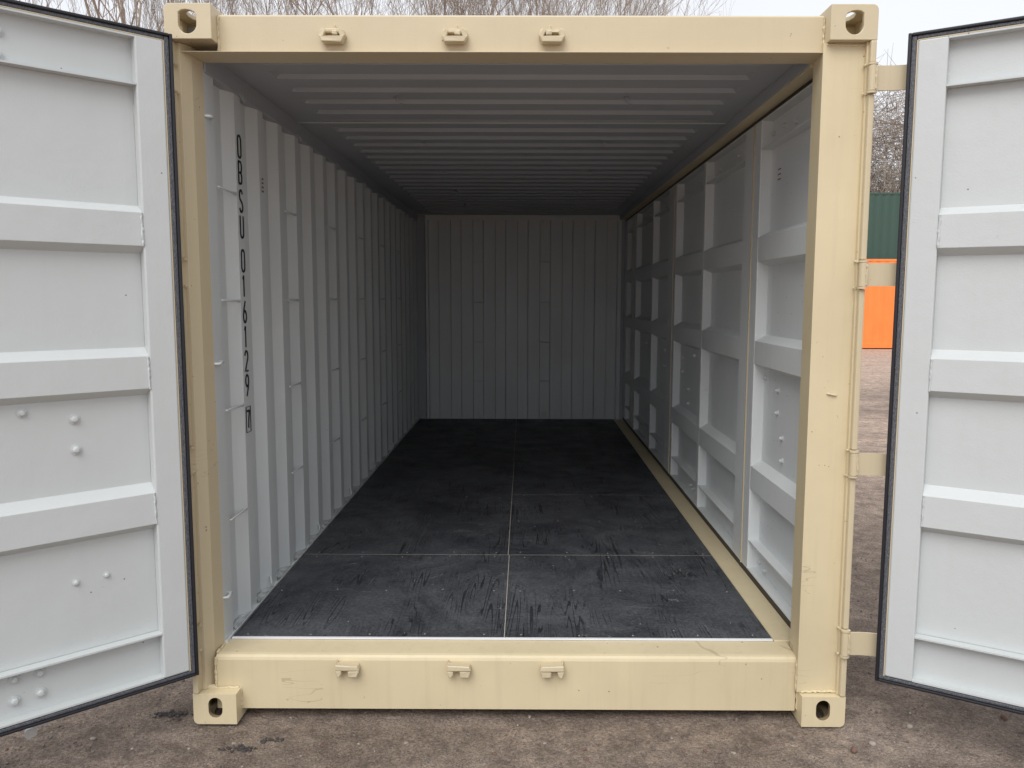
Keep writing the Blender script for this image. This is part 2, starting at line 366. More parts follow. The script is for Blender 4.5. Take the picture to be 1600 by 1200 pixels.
def make_casting(sx, ysign, top):
    """corner casting, hollow with slotted holes; local origin at the outer corner; x grows inward"""
    w, d, h = .162, .178, .118
    bm = B()
    r = .020; pts = []
    # front outline (u inward, v up) with the outer corner that meets the ground / sky rounded
    if top: pts = [(0, 0), (w, 0), (w, h)] + [(r - r * sin(a), h - r + r * cos(a)) for a in [i * pi / 10 for i in range(0, 6)]]
    else: pts = [(w, h), (0, h)] + [(r - r * cos(a), r - r * sin(a)) for a in [i * pi / 10 for i in range(0, 6)]] + [(w, 0)]
    pts = [(u * -sx, v) for u, v in pts]
    y0, y1 = (0, d) if ysign > 0 else (-d, 0)
    prism(bm, pts, 'y', y0, y1)
    o = obj('corner_casting', bm, [CREAM_D if not top else CREAM, HOLE if not top else CREAM_D], root)
    cut = []
    # inner cavity
    t = .017
    bm = B(); xa, xb = sorted((-sx * t, -sx * (w - t))); ya, yb = (y0 + t, y1 - t); box(bm, xa, xb, ya, yb, t, h - t)
    cut.append(obj('cut', bm, HOLE))
    # front hole
    cx, cz = (.080, .058) if top else (.083, .066)
    pr = []
    if top:
        for a in range(0, 17): pr.append((cx + .031 * cos(pi + a * pi / 16), cz - .008 + .032 * sin(pi + a * pi / 16)))
        pr += [(cx + .031, cz + .020), (cx + .025, cz + .030), (cx + .010, cz + .037), (cx - .006, cz + .039), (cx - .020, cz + .037), (cx - .030, cz + .030)]
    else:
        for a in range(0, 17): pr.append((cx + .026 * cos(pi + a * pi / 16), cz - .014 + .026 * sin(pi + a * pi / 16)))
        for a in range(0, 17): pr.append((cx + .026 * cos(a * pi / 16), cz + .012 + .026 * sin(a * pi / 16)))
    bm = B(); prism(bm, [(u * -sx, v) for u, v in pr], 'y', y0 - .03 if ysign > 0 else y1 - .03, y0 + .03 if ysign > 0 else y1 + .03); cut.append(obj('cut', bm, HOLE))
    # side hole
    pr = [(.089 * ysign + .030 * cos(a * pi / 6), .059 + .038 * sin(a * pi / 6)) for a in range(12)]
    bm = B(); prism(bm, pr, 'x', -.03, .03); cut.append(obj('cut', bm, HOLE))
    # top / bottom hole
    pr = [(-sx * (.08 + .030 * cos(a * pi / 6)), .089 * ysign + .055 * sin(a * pi / 6)) for a in range(12)]
    bm = B(); prism(bm, pr, 'z', *((h - .04, h + .03) if top else (-.03, .04))); cut.append(obj('cut', bm, HOLE))
    boolean(o, cut)
    md = o.modifiers.new('bevel', 'BEVEL'); md.width = .0025; md.segments = 2; md.limit_method = 'ANGLE'; md.angle_limit = radians(50)
    o.location = (sx * W, 0 if ysign > 0 else 6.058, 2.591 - h if top else 0)
    return o
for sx in (-1, 1):
    for ys_ in (1, -1):
        for top in (True, False): make_casting(sx, ys_, top)

# posts (front)
bm = B()
prism(bm, [(-1.214, .035), (-1.182, .035), (-1.161, .080), (-1.1485, .150), (-1.214, .150)], 'z', .119, 2.472)
bead(bm, (-1.214, .032, .122), (-1.155, .06, .122), .006, 3)
obj('corner_post', bm, CREAM, root, bevel=.004)
bm = B()
prism(bm, [(1.047, .034), (1.190, .034), (1.190, .016), (1.214, .016), (1.214, .150), (1.054, .150)], 'z', .119, 2.472)
bead(bm, (1.06, .03, .124), (1.195, .032, .124), .005, 4); bead(bm, (1.195, .034, 2.463), (1.06, .034, 2.467), .004, 5)
obj('corner_post', bm, CREAM_D, root, bevel=.006)
# drip of paint / welding lump on the right post
bm = B()
rnd = random.Random(4)
for k in range(4):
    bmesh.ops.create_icosphere(bm, subdivisions=2, radius=.007, matrix=Matrix.Translation((1.118 + k * .007, .031, 1.252 - .0015 * k)) @ Matrix.Diagonal((1.2, .8, rnd.uniform(.5, .8), 1)))
tag(obj('weld_lump', bm, CREAM, root, smooth=True), 'small lump of cream weld on the post')
# hinge flanges with gaps where the straps turn
HZ = [(2.304, 2.388), (1.638, 1.720), (.961, 1.043), (.284, .372)]
for sx in (-1, 1):
    zs = [.119] + [z for a, b in HZ[::-1] for z in (a - .010, b + .010)] + [2.472]
    for i in range(0, len(zs), 2):
        bm = B(); x0, x1 = sorted((sx * 1.196, sx * 1.217)); box(bm, x0, x1, -.004, .060, zs[i], zs[i + 1])
        obj('hinge_flange', bm, CREAM, root, bevel=.005)
    for a, b in HZ:
        for z, d in ((a - .0085, 1), (b + .0015, -1)):
            bm = B(); pr = [(sx * (1.205 + .017 * cos(t * pi / 8)), -.004 + .014 * sin(t * pi / 8)) for t in range(16)]
            prism(bm, pr, 'z', z, z + .007)
            bead(bm, (sx * 1.190, .012, z + .003), (sx * 1.190, .030, z + .003), .005, int(z * 100))
            obj('hinge_lug', bm, CREAM, root)

# rear posts
for sx in (-1, 1):
    bm = B(); x0, x1 = sorted((sx * 1.215, sx * 1.064)); box(bm, x0, x1, 5.94, 6.05, .119, 2.472)
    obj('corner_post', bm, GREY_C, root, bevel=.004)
# header beam
bm = B()
prism(bm, [(.057, 2.448), (.057, 2.566), (.066, 2.573), (.155, 2.573), (.155, 2.437), (.066, 2.441)], 'x', -1.056, 1.056)
bead(bm, (-1.054, .055, 2.45), (-1.054, .055, 2.565), .004, 8); bead(bm, (1.054, .055, 2.45), (1.054, .055, 2.565), .004, 9)
prism(bm, [(.036, 2.4405), (.155, 2.4365), (.155, 2.4395), (.036, 2.4435)], 'x', -1.18, 1.195)
obj('header_beam', bm, CREAM, root, bevel=.004)
bm = B(); box(bm, -1.056, 1.056, 5.95, 6.05, 2.44, 2.573); obj('header_beam', bm, CREAM, root, bevel=.004)
# sill
bm = B()
prism(bm, [(.057, .034), (.057, .226), (.060, .236), (.068, .243), (.080, .246), (.184, .252), (.184, .034)], 'x', -1.150, 1.050)
bead(bm, (-1.150, .055, .12), (-1.150, .055, .238), .0045, 11); bead(bm, (-1.148, .07, .247), (-1.146, .15, .254), .005, 12)
bead(bm, (1.048, .045, .12), (1.048, .045, .238), .005, 13); bead(bm, (-1.058, .056, .04), (-1.058, .056, .118), .004, 14); bead(bm, (1.056, .056, .04), (1.056, .056, .118), .004, 15)
bead(bm, (-1.20, .05, .1195), (-1.062, .05, .1195), .005, 16)
obj('sill_beam', bm, CREAM_D, root)
bm = B(); box(bm, -1.056, 1.056, 5.95, 6.05, .034, .25); obj('sill_beam', bm, CREAM, root, bevel=.004)
# lock keepers: little claw brackets on header and sill
def keeper(x, z, up, flip):
    bm = B(); s = -1 if flip else 1
    # U plate: base flat on the beam and two prongs with a slot between, seen from the front
    def P(pts, y0, y1): prism(bm, [(s * u, v) for u, v in pts], 'y', y0, y1)
    if up:      # bowl open to the top: foot, two arms leaning out and a stub
        P([(-.046, -.002), (-.034, -.027), (.034, -.027), (.046, -.002), (.030, -.010), (-.030, -.010)], -.036, -.001)
        P([(-.046, -.004), (-.031, -.012), (-.022, .010), (-.030, .022), (-.042, .016)], -.030, -.001)
        P([(.046, -.004), (.031, -.012), (.020, .010), (.028, .024), (.042, .014)], -.030, -.001)
        P([(-.026, .008), (.022, .008), (.024, .022), (-.026, .022)], -.020, -.001)
        P([(.000, -.002), (.020, -.004), (.020, .012), (.000, .012)], -.034, -.006)
        P([(.001, .018), (.013, .018), (.011, .036), (.003, .036)], -.016, -.001)
    else:       # flat cap with two legs and a slot between them
        P([(-.046, .004), (.046, .004), (.040, .022), (-.044, .026)], -.036, -.001)
        P([(-.046, .0028), (-.020, .0028), (-.022, -.012), (-.030, -.024), (-.040, -.022)], -.034, -.001)
        P([(.002, .0028), (.045, .0028), (.036, -.022), (.004, -.022)], -.034, -.001)
        P([(-.046, .016), (-.036, .016), (-.040, .036), (-.045, .036)], -.012, -.002)
    bmesh.ops.bevel(bm, geom=[e for e in bm.edges], offset=.003, segments=1, affect='EDGES')
    for v in bm.verts: v.co += Vector((rnd.uniform(-1, 1), rnd.uniform(-1, 1), rnd.uniform(-1, 1))) * .0009
    o = obj('lock_keeper', bm, CREAM, root, loc=(x, .057, z)); return o
for x, fl in ((-.652, 0), (-.228, 0), (.108, 1)): keeper(x, 2.498, True, fl)
for x, fl in ((-.646, 0), (-.225, 0), (.124, 1)): keeper(x, .196, False, fl)

# left corrugated side wall
PITCH = .285; Y0 = .175
prof = [( .150, -1.150)]
y = Y0
prof = [(-1.150, .150), (-1.150, Y0)]
ridges = []; yy = Y0 
prof = [(-1.150, .151)]
k = 0
while True:
    a = Y0 + .070 + PITCH * k      # end of inner flat
    if a + .215 > 5.95: break
    prof += [(-1.150, a), (-1.182, a + .068), (-1.182, a + .147), (-1.150, a + .213)]
    ridges.append(a); k += 1
prof += [(-1.150, 5.96)]
bm = B(); sheet(bm, prof, 'z', .235, 2.415, (-.006, 0))
side_wall = obj('side_wall', bm, GREY_I, root, bevel=.006)
def child(name, bm, mat, par, **kw): return obj(name, bm, mat, par, **kw)
# lashing bars across every third recess
for j, a in enumerate(ridges):
    if j % 3 == 0:
        for z in (2.012, 1.582, 1.152, .712):
            bm = B(); tube(bm, [(-1.154, a + .012, z), (-1.150, a + .022, z - .001), (-1.150, a + .198, z - .003), (-1.155, a + .206, z - .003)], .0045, 8)
            dome_bolt(bm, (-1.153, a + .203, z - .003), (1, 0, 0), .008, .006)
            child('lashing_bar', bm, GREY_I, side_wall, smooth=True)
for z in (2.25, 1.343, .432):
    bm = B(); tube(bm, [(-1.155, .153, z), (-1.135, .158, z), (-1.135, .196, z + .004), (-1.150, .200, z + .004)], .006, 8)
    child('lashing_bar', bm, GREY_I, side_wall, smooth=True)
# rings on the bottom and top rail
def ring(par, c, mat, ax='y', r=.022, th=.0045):
    bm = B(); pts = []
    for t in range(0, 13):
        a = -pi * .15 + t * (pi * 1.3) / 12
        d = Vector((0, r * cos(a), r * 1.5 * sin(a))) if ax == 'y' else Vector((r * cos(a), 0, r * 1.4 * sin(a)))
        pts.append(Vector((0, 0, 0)) + d)
    tube(bm, pts, th, 7)
    o = child('lashing_ring', bm, mat, par, smooth=True); o.location = c; return o
# stencilled number reading downwards: O B S U  0 1 6 1 2 9  boxed 7
def stroke(bm, pts, w, y0, z0, closed=False, x=-1.1465):
    """flat ribbon along pts (u across = +y, v up)"""
    n = len(pts); L = []; R_ = []
    for i in range(n):
        a = Vector(pts[(i - 1) % n if closed else max(i - 1, 0)]); b = Vector(pts[(i + 1) % n if closed else min(i + 1, n - 1)])
        d = (b - a)
        d = d.normalized() if d.length else Vector((0, 1)); nrm = Vector((-d.y, d.x)); c = Vector(pts[i])
        l = c + nrm * w / 2; r = c - nrm * w / 2
        L.append(bm.verts.new((x, y0 + l.x, z0 + l.y))); R_.append(bm.verts.new((x, y0 + r.x, z0 + r.y)))
    for i in range(n if closed else n - 1):
        j = (i + 1) % n; bm.faces.new((L[i], L[j], R_[j], R_[i]))
def arc(cx, cy, rx, ry, a0, a1, n=8): return [(cx + rx * cos(radians(a0 + (a1 - a0) * i / n)), cy + ry * sin(radians(a0 + (a1 - a0) * i / n))) for i in range(n + 1)]
w_, h_ = .0175, .044
GL = {
 'O': [(arc(0, h_ - w_, w_, w_, 0, 180) + arc(0, -h_ + w_, w_, w_, 180, 360), True)],
 'B': [([(-w_, -h_), (-w_, h_)], False), ([(-w_, h_)] + arc(.004, .022, .0135, .022, 90, -90) + [(-w_, 0)], False), ([(-w_, 0)] + arc(.004, -.022, .0135, .022, 90, -90) + [(-w_, -h_)], False)],
 'S': [(arc(0, .022, w_, .022, 20, 180) + [(-.012, .008), (.012, -.008)] + arc(0, -.022, w_, .022, 0, -160), False)],
 'U': [([(-w_, h_)] + arc(0, -h_ + w_, w_, w_, 180, 360) + [(w_, h_)], False)],
 '1': [([(0, h_), (0, -h_)], False), ([(0, h_ - .002), (-.010, h_ - .016)], False)],
 '6': [([(.008, h_), (-.012, .008)] + arc(0, -.020, w_, .024, 140, 500, 14), False)],
 '2': [(arc(0, .022, w_, .022, 170, -20) + [(-w_, -h_ + .004), (w_, -h_ + .004)], False)],
 '9': [([(-.008, -h_), (.012, -.008)] + arc(0, .020, w_, .024, -40, 320, 14), False)],
 '7': [([(-.014, .036), (.014, .036)], False), ([(.014, .036), (.006, .010), (-.001, -.036)], False)],
}
bm = B()
spots = [('O', 229), ('B', 268), ('S', 311), ('U', 350), ('O', 402), ('1', 441), ('6', 481), ('1', 520), ('2', 559), ('9', 597), ('7', 651)]
for ch, v in spots:
    zc = 2.251 - (v - 211) / 376.0; yc = Y0 + PITCH + .038
    for pts, cl in GL[ch]: stroke(bm, pts, .0085, yc, zc, cl)
    if ch == '7': stroke(bm, [(-.026, -.054), (.026, -.054), (.026, .054), (-.026, .054)], .0028, yc, zc, True, x=-1.1462)
ext = bmesh.ops.extrude_face_region(bm, geom=bm.faces[:])
for v in ext['geom']:
    if isinstance(v, bmesh.types.BMVert): v.co.x -= .0025
tag(child('container_number', bm, LETTER, side_wall), 'black number OBSU 016129 7 reading down the wall')
bm = B()
for k in range(4): box(bm, -1.1462, -1.1450, .765, .785, 2.110 - .018 * k, 2.117 - .018 * k)
tag(child('inspection_mark', bm, INK_RED, side_wall), 'small faded red and black dashes')

# left rails
bm = B(); box(bm, -1.217, -1.142, .156, 5.94, 2.405, 2.566)
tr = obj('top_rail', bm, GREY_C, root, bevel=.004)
for yv in (.53, 1.37, 2.22, 3.08, 3.93, 4.8):
    r1 = ring(tr, (-1.136, yv, 2.400), GREY_C); r1.rotation_euler = (radians(20), radians(-25), 0)
bm = B(); box(bm, -1.217, -1.138, .186, 5.94, .06, .240); prism(bm, [(-1.215, .2405), (-1.138, .2405), (-1.138, .262), (-1.142, .262), (-1.190, .246), (-1.215, .246)], 'y', .150, 5.95)
# dusty filler heaps in each recess
brl = obj('bottom_rail', bm, GREY_I, root)
for j, a in enumerate(ridges[:12]):
    bm = B(); n = 8; h0 = .010 + .006 * ((j * 7) % 3)
    top = [bm.verts.new((-1.179, a + .060 + .09 * i / n, .248 + h0 * (1 + .3 * sin(i * 1.7 + j)))) for i in range(n + 1)]
    lo = [bm.verts.new((-1.141, a + .002 + .21 * i / n, .2635)) for i in range(n + 1)]
    bk = [bm.verts.new((-1.179, a + .060 + .09 * i / n, .24)) for i in range(n + 1)]
    for i in range(n): bm.faces.new((lo[i], lo[i + 1], top[i + 1], top[i])); bm.faces.new((lo[i], bk[i], bk[i + 1], lo[i + 1]))
    child('sealant', bm, GREY, brl, smooth=True)
for yv in (.725, 1.59, 2.43, 3.29, 4.15):
    r1 = ring(brl, (-1.150, yv, .285), GREY); r1.rotation_euler = (radians(-25), 0, radians(30)); 

# right rails (open side)
bm = B(); box(bm, 1.045, 1.217, .156, 5.94, 2.424, 2.566)
obj('top_rail', bm, CREAM_D, root, bevel=.004)
bm = B(); box(bm, 1.003, 1.217, .1845, 5.94, .05, .256);
obj('bottom_rail', bm, CREAM_D, root, bevel=.003)
bm = B(); box(bm, 1.104, 1.19, .151, 5.94, 2.4085, 2.4235); obj('door_seal', bm, RUBBER, root)
bm = B(); box(bm, 1.104, 1.19, .151, 5.94, .2565, .2865); obj('door_seal', bm, RUBBER, root)

# roof: corrugated sheet, corrugations stop short of the rails
bm = B()
RP = .209
cols = [(-1.142, 0), (-.995, 0), (-.978, 1), (.912, 1), (.930, 0), (1.041, 0)]
rows = [(.156, 0)]
y = .205
while y + .209 < 5.95:
    rows += [(y, 0), (y + .012, 1), (y + .104, 1), (y + .118, 0)]; y += RP
rows += [(5.95, 0)]
def gridmesh(bm, zoff):
    g = [[bm.verts.new((x, yv, 2.478 + zoff + .0165 * cx * ry)) for x, cx in cols] for yv, ry in rows]
    for j in range(len(rows) - 1):
        for i in range(len(cols) - 1): bm.faces.new((g[j][i], g[j][i + 1], g[j + 1][i + 1], g[j + 1][i]))
    return g
ga = gridmesh(bm, 0); gb = gridmesh(bm, .004)
for j in range(len(rows) - 1):
    for i in (0, -1): bm.faces.new((ga[j][i], ga[j + 1][i], gb[j + 1][i], gb[j][i]))
for i in range(len(cols) - 1):
    for j in (0, -1): bm.faces.new((ga[j][i], ga[j][i + 1], gb[j][i + 1], gb[j][i]))
box(bm, 1.038, 1.0435, .156, 5.94, 2.430, 2.477)
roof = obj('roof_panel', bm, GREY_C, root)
bm = B(); box(bm, -1.14, 1.036, 1.3485, 1.3525, 2.4745, 2.4795); child('weld_seam', bm, GREY, roof)
def hook(x, y):
    bm = B(); tube(bm, [(0, 0, .004), (.004, 0, -.012), (.018, 0, -.030), (.004, 0, -.022), (-.012, 0, -.002)], .005, 7)
    o = child('roof_hook', bm, GREY_C, roof, smooth=True); o.location = (x, y, 2.474)
for y in (.80, 1.82, 2.85, 3.9, 4.9):
    for x in (-.549, .463): hook(x, y)

# end wall (vertical corrugations)
prof = [(-1.145, 5.975), (-1.056, 5.975), (-1.056, 5.945)]
x = -1.035
XR = []
while x < 1.03:
    prof += [(x, 5.945), (x + .008, 5.99), (x + .112, 5.99), (x + .122, 5.945)]; XR.append(x); x += .2425
prof += [(1.066, 5.945)]
bm = B(); sheet(bm, prof, 'z', .235, 2.435, (0, .006))
box(bm, -1.05, 1.06, 5.938, 5.9445, 2.42, 2.477)
ew = obj('end_wall', bm, GREY_I, root)
for x in (XR[2], XR[5]):
    for z in (1.976, 1.541, 1.108, .678):
        bm = B(); tube(bm, [(x + .004, 5.944, z), (x + .118, 5.944, z)], .005, 6); child('lashing_bar', bm, GREY_I, ew)
    for z in (2.40, .30):
        r1 = ring(ew, (x + .06, 5.936, z), GREY_I, ax='x')

# floor
bm = B(); box(bm, -1.137, 1.001, .186, 5.944, .17, .2485); obj('subfloor', bm, SUB, root)
bm = B(); box(bm, -1.135, .999, .1845, .1975, .2525, .2585); obj('floor_edge_trim', bm, WHITE, root, bevel=.001)
boards = []
screw_me = None
def board(x0, x1, y0, y1, screws=True):
    global screw_me
    bm = B(); box(bm, x0, x1, y0, y1, .249, .2575)
    o = obj('floor_board', bm, PLY, root, bevel=.0015)
    if screws:
        for yy in ((y0 + .03, (y0 + y1) / 2, y1 - .03)):
            for q in range(5):
                xx = x0 + .06 + (x1 - x0 - .12) * q / 4 + random.uniform(-.02, .02)
                if screw_me is None:
                    b2 = B(); bmesh.ops.create_cone(b2, cap_ends=True, segments=10, radius1=.0065, radius2=.004, depth=.003)
                    s = obj('screw_head', b2, basemat('worn screw', (.16, .155, .15), .45, metal=.6)[0], o); screw_me = s.data
                else:
                    s = bpy.data.objects.new('screw_head', screw_me); COL.objects.link(s); s.parent = o
                s.location = (xx, yy + random.uniform(-.012, .012), .2588)
    return o
board(-1.135, -.0615, .199, 1.222); board(-.0575, .999, .199, 1.222)
board(-1.135, -.067, 1.2265, 3.626); board(-.063, .999, 1.2265, 2.511)
board(-1.135, -.072, 3.629, 5.942, False); board(-.062, .999, 2.5145, 3.626, False); board(-.068, .999, 3.629, 5.942, False)

for x0, x1, y0, y1 in ((-.0612, -.0578, .1995, 1.2225), (-.0668, -.0632, 1.2265, 3.62), (-1.13, .997, 1.2225, 1.2262), (-.062, .997, 2.5112, 2.5142), (-1.13, .997, 3.6262, 3.6288)):
    bm = B(); n = 24
    L = [(x0, y0), (x1, y1)]
    box(bm, x0, x1, y0, y1, .249, .2568); obj('joint_filler', bm, FILL, root)
# right side folding doors (closed), seen from inside
RZ = [(1.902, 1.876, 1.766, 1.745), (1.424, 1.395, 1.288, 1.262), (.825, .797, .688, .662)]
def side_door(y0, y1, bays, first=False, bolts=()):
    """bays: (ya, yb) recesses between the uprights; face plane x=1.10, panel at 1.152"""
    F, Pn = 1.10, 1.152
    ys_ = [y0] + [v for b in bays for v in b] + [y1]
    bm = B()
    for i in range(0, len(ys_), 2):                                       # uprights
        box(bm, F, Pn + .03, ys_[i], ys_[i + 1], .287, 2.408)
    d = obj('side_door', bm, GREY_I, root, bevel=.004)
    for a, b in bays:
        # pressed panel with three ribs, shelf lips at top and bottom
        pr = [(Pn, .288), (Pn, .40)]
        pr = [(Pn, .288)]
        for t, ft, fb, lo in RZ[::-1]: pr += [(Pn, lo), (F + .001, fb), (F + .001, ft), (Pn, t)]
        pr += [(Pn, 2.407)]
        bm = B(); sheet(bm, [(u, z) for u, z in pr], 'y', a + .0005, b - .0005, (.006, 0))
        child('door_panel', bm, GREY_I, d, bevel=.010)
        for z in (.288, .427, 2.272, 2.400):
            bm = B(); box(bm, F + .002, Pn - .0005, a + .001, b - .001, z, z + .007); child('door_flange', bm, GREY_I, d)
        for s in (a, b):
            pass
    for yb, zb in bolts:
        bm = B(); dome_bolt(bm, (0, 0, 0), (-1, 0, 0), .012, .016); o = child('bolt', bm, GREY, d, smooth=False); o.location = (Pn, yb, zb)
    return d
def seam(y, w=.004):
    bm = B(); box(bm, 1.096, 1.12, y - w, y + w, .287, 2.406); tag(obj('door_edge_trim', bm, CREAM, root), 'thin cream strip between two side door leaves')
side_door(.152, 1.030, [(.215, .930)], bolts=[(.71, 1.186), (.707, 1.085), (.632, .983), (.621, .885), (.90, 1.223), (.89, .335), (.80, .325), (.60, 2.33), (.75, 2.345), (.9, 2.34)])
seam(1.036)
side_door(1.042, 3.060, [(1.200, 2.065), (2.130, 2.985)], bolts=[(2.88, 1.173), (2.475, 1.216), (2.87, 1.073), (2.65, .969), (2.64, .872), (2.40, .33), (2.48, .34), (1.5, 2.34), (1.9, 2.33), (2.4, 2.34)])
seam(3.066)
side_door(3.072, 5.200, [(3.285, 4.020), (4.085, 5.040)], bolts=[(3.6, 1.18), (3.62, 1.05), (4.6, 1.18), (3.7, 2.33), (4.5, 2.34)])
seam(5.206)
side_door(5.212, 5.935, [(5.360, 5.740)])
bm = B()
for k in range(3): box(bm, 1.1505, 1.1515, .790, .830, 2.165 - .022 * k, 2.170 - .022 * k)
tag(obj('inspection_mark', bm, INK_RED, root), 'three small dark dashes stencilled on the first side door')

# end doors, swung open; local frame: x along the leaf from the hinge edge, y = out of the inner face (towards container outside), z up
DW = 1.165; ZB, ZT = .232, 2.452
def arrow_lock(par, x, z0, z1, mat, z_c, top):
    pass
def end_door(H, ang, sx, bolts, rods):
    e = empty('end_door', (H[0], H[1], 0)); e.parent = root
    e['label'] = 'open end door left of the container mouth, inner face showing' if sx < 0 else 'open end door right of the container mouth on long cream hinge straps'
    a = radians(ang)
    ux = Vector((sx * cos(a), -sin(a), 0)); n = Vector((sx * sin(a), cos(a), 0))   # n points away from the viewer (outer face)
    def L(bm):
        for v in bm.verts:
            c = v.co.copy(); v.co = ux * c.x + n * c.y + Vector((0, 0, c.z))
        return bm
    def part(name, bm, mat, par=e, **kw): return obj(name, L(bm), mat, par, **kw)
    S0, S1 = .031, .122
    bm = B(); box(bm, S0, S1, 0, .044, ZB + .002, ZT); part('door_stile', bm, GREY, bevel=.005)
    bm = B(); box(bm, DW - S1, DW - S0, 0, .044, ZB + .002, ZT); part('door_stile', bm, GREY, bevel=.005)
    bm = B(); box(bm, S0 - .0035, S0, .002, .044, ZB, ZT + .002); box(bm, S0, DW - S0, .002, .044, ZT, ZT + .0035); part('painted_edge', bm, CREAM)
    PD = .040
    # top and bottom channels: flanges and web, the web set back
    for z0, z1 in ((2.292, ZT - .001), (ZB + .003, .402)):
        bm = B(); prism(bm, [(.001, z0), (.001, z0 + .006), (PD, z0 + .006), (PD, z1 - .006), (.001, z1 - .006), (.001, z1), (PD + .006, z1), (PD + .006, z0)], 'x', S1 - .0005, DW - S1 + .0005)
        part('door_rail', bm, GREY)
    pr = [(PD, .403)]
    for t, ft, fb, lo in ((.946, .914, .803, .778), (1.421, 1.392, 1.281, 1.256), (1.900, 1.876, 1.765, 1.740)):
        pr += [(PD, lo), (.0015, fb), (.0015, ft), (PD, t)]
    pr += [(PD, 2.291)]
    bm = B(); sheet(bm, pr, 'x', S1 - .0004, DW - S1 + .0004, (.005, 0))
    pan = part('door_panel', bm, GREY, bevel=.013)
    for p_ in pan.data.polygons: p_.use_smooth = False
    pan.modifiers['bevel'].segments = 3
    bm = B()
    for z in (1.82, 1.335, .86):
        bead(bm, (S1 + .002, .0, z - .055), (S1 + .004, .0, z + .055), .0035, int(z * 77))
    part('weld_bead', bm, GREY, pan)
    # gasket all round: a flat outer lip and a raised dusty inner strip
    bm = B()
    for x0, x1, z0, z1 in ((.0, .011, ZB - .022, ZT + .026), (DW - .011, DW, ZB - .022, ZT + .026), (.011, DW - .011, ZT + .016, ZT + .026), (.011, DW - .011, ZB - .022, ZB - .012)):
        box(bm, x0, x1, -.006, .040, z0, z1)
    g = part('door_gasket', bm, RUBBER, bevel=.003)
    bm = B()
    for x0, x1, z0, z1 in ((.0112, S0 - .004, ZB - .012, ZT + .016), (DW - S0 + .004, DW - .0112, ZB - .012, ZT + .016)):
        box(bm, x0, x1, .0, .042, z0, z1)
    for z0, z1 in ((ZT + .0037, ZT + .0158), (ZB - .0118, ZB - .0003)): box(bm, S0 - .0038, DW - S0 + .0038, .0, .042, z0, z1)
    part('gasket_strip', bm, RUBBER_G, g, bevel=.003)
    for x, z, r in bolts:
        d_ = .040
        bm = B(); dome_bolt(bm, (x, d_, z), (0, -1, 0), r * 1.2, r * 1.05); part('bolt', bm, GREY)
    # hinge straps on the outer face, rolled round the pin
    pin = Vector((sx * 1.205, -.004, 0)) - Vector((H[0], H[1], 0))
    px, py = pin.dot(ux), pin.dot(n)
    for z0, z1 in HZ:
        bm = B()
        pts = [(px + .014 * cos(t * pi / 8), py + .014 * sin(t * pi / 8)) for t in range(16)]
        prism(bm, pts, 'z', z0, z1)
        m0 = (px + .004, py - .012); m1 = (max(px + .09, .01), .046)
        P0, P1, P2 = Vector((px + .002, py - .004)), Vector((px + .075, .046)), Vector((max(px + .19, .06), .0465))
        path = [tuple(P0 * (1 - t) ** 2 + P1 * 2 * t * (1 - t) + P2 * t * t) for t in [q / 9 for q in range(10)]] + [(.34, .0465)]
        sheet(bm, path, 'z', z0 + .001, z1 - .001, (0, .009))
        bead(bm, (px + .014, py - .006, z0 + .004), (px + .014, py - .006, z1 - .004), .003, int(z0 * 50))
        part('hinge_strap', bm, CREAM)
    # locking rods on the outer face with cam ends
    for x in rods:
        bm = B(); tube(bm, [(x, .075, ZB - .035), (x, .075, ZT + .03)], .017, 12); rod = part('locking_rod', bm, ZINC, smooth=True)
        for zz, s in ((ZB - .044, -1), (ZT + .045, 1)):
            bm = B()
            prism(bm, [(x - .030, .052), (x + .022, .052), (x + .030, .075), (x + .012, .098), (x - .014, .098), (x - .034, .078)], 'z', zz - .012, zz + .016)
            prism(bm, [(x + .008, .05), (x + .040, .045), (x + .046, .062), (x + .014, .072)], 'z', zz - .040, zz - .008)
            prism(bm, [(x - .020, .04), (x + .004, .04), (x + .004, .055), (x - .020, .055)], 'z', zz - .004, zz + .026)
            bmesh.ops.bevel(bm, geom=bm.edges[:], offset=.004, segments=2, affect='EDGES')
            part('cam_lock', bm, ZINC, rod, smooth=False)
        for zz in (.45, 1.1, 1.6, 2.2):
            bm = B(); box(bm, x - .04, x + .04, .0465, .062, zz, zz + .05); part('rod_bracket', bm, CREAM, rod, bevel=.003)
    return e
LB = [(.502, 1.228, .013), (.354, 1.193, .014), (.354, 1.091, .014), (.377, .642, .010), (.282, .646, .009), (.571, .368, .014), (.498, .367, .014), (.574, .296, .015), (.500, .300, .015), (.505, 2.321, .014), (.501, 2.390, .014), (.62, 1.22, .013)]
end_door((-1.180, -.030), 43.0, -1, LB, (.505, .97))
end_door((1.300, -.050), 31.5, 1, [(.85, 1.2, .013), (.85, 1.1, .013), (.95, .368, .014), (.95, .3, .015)], (.60, 1.07))

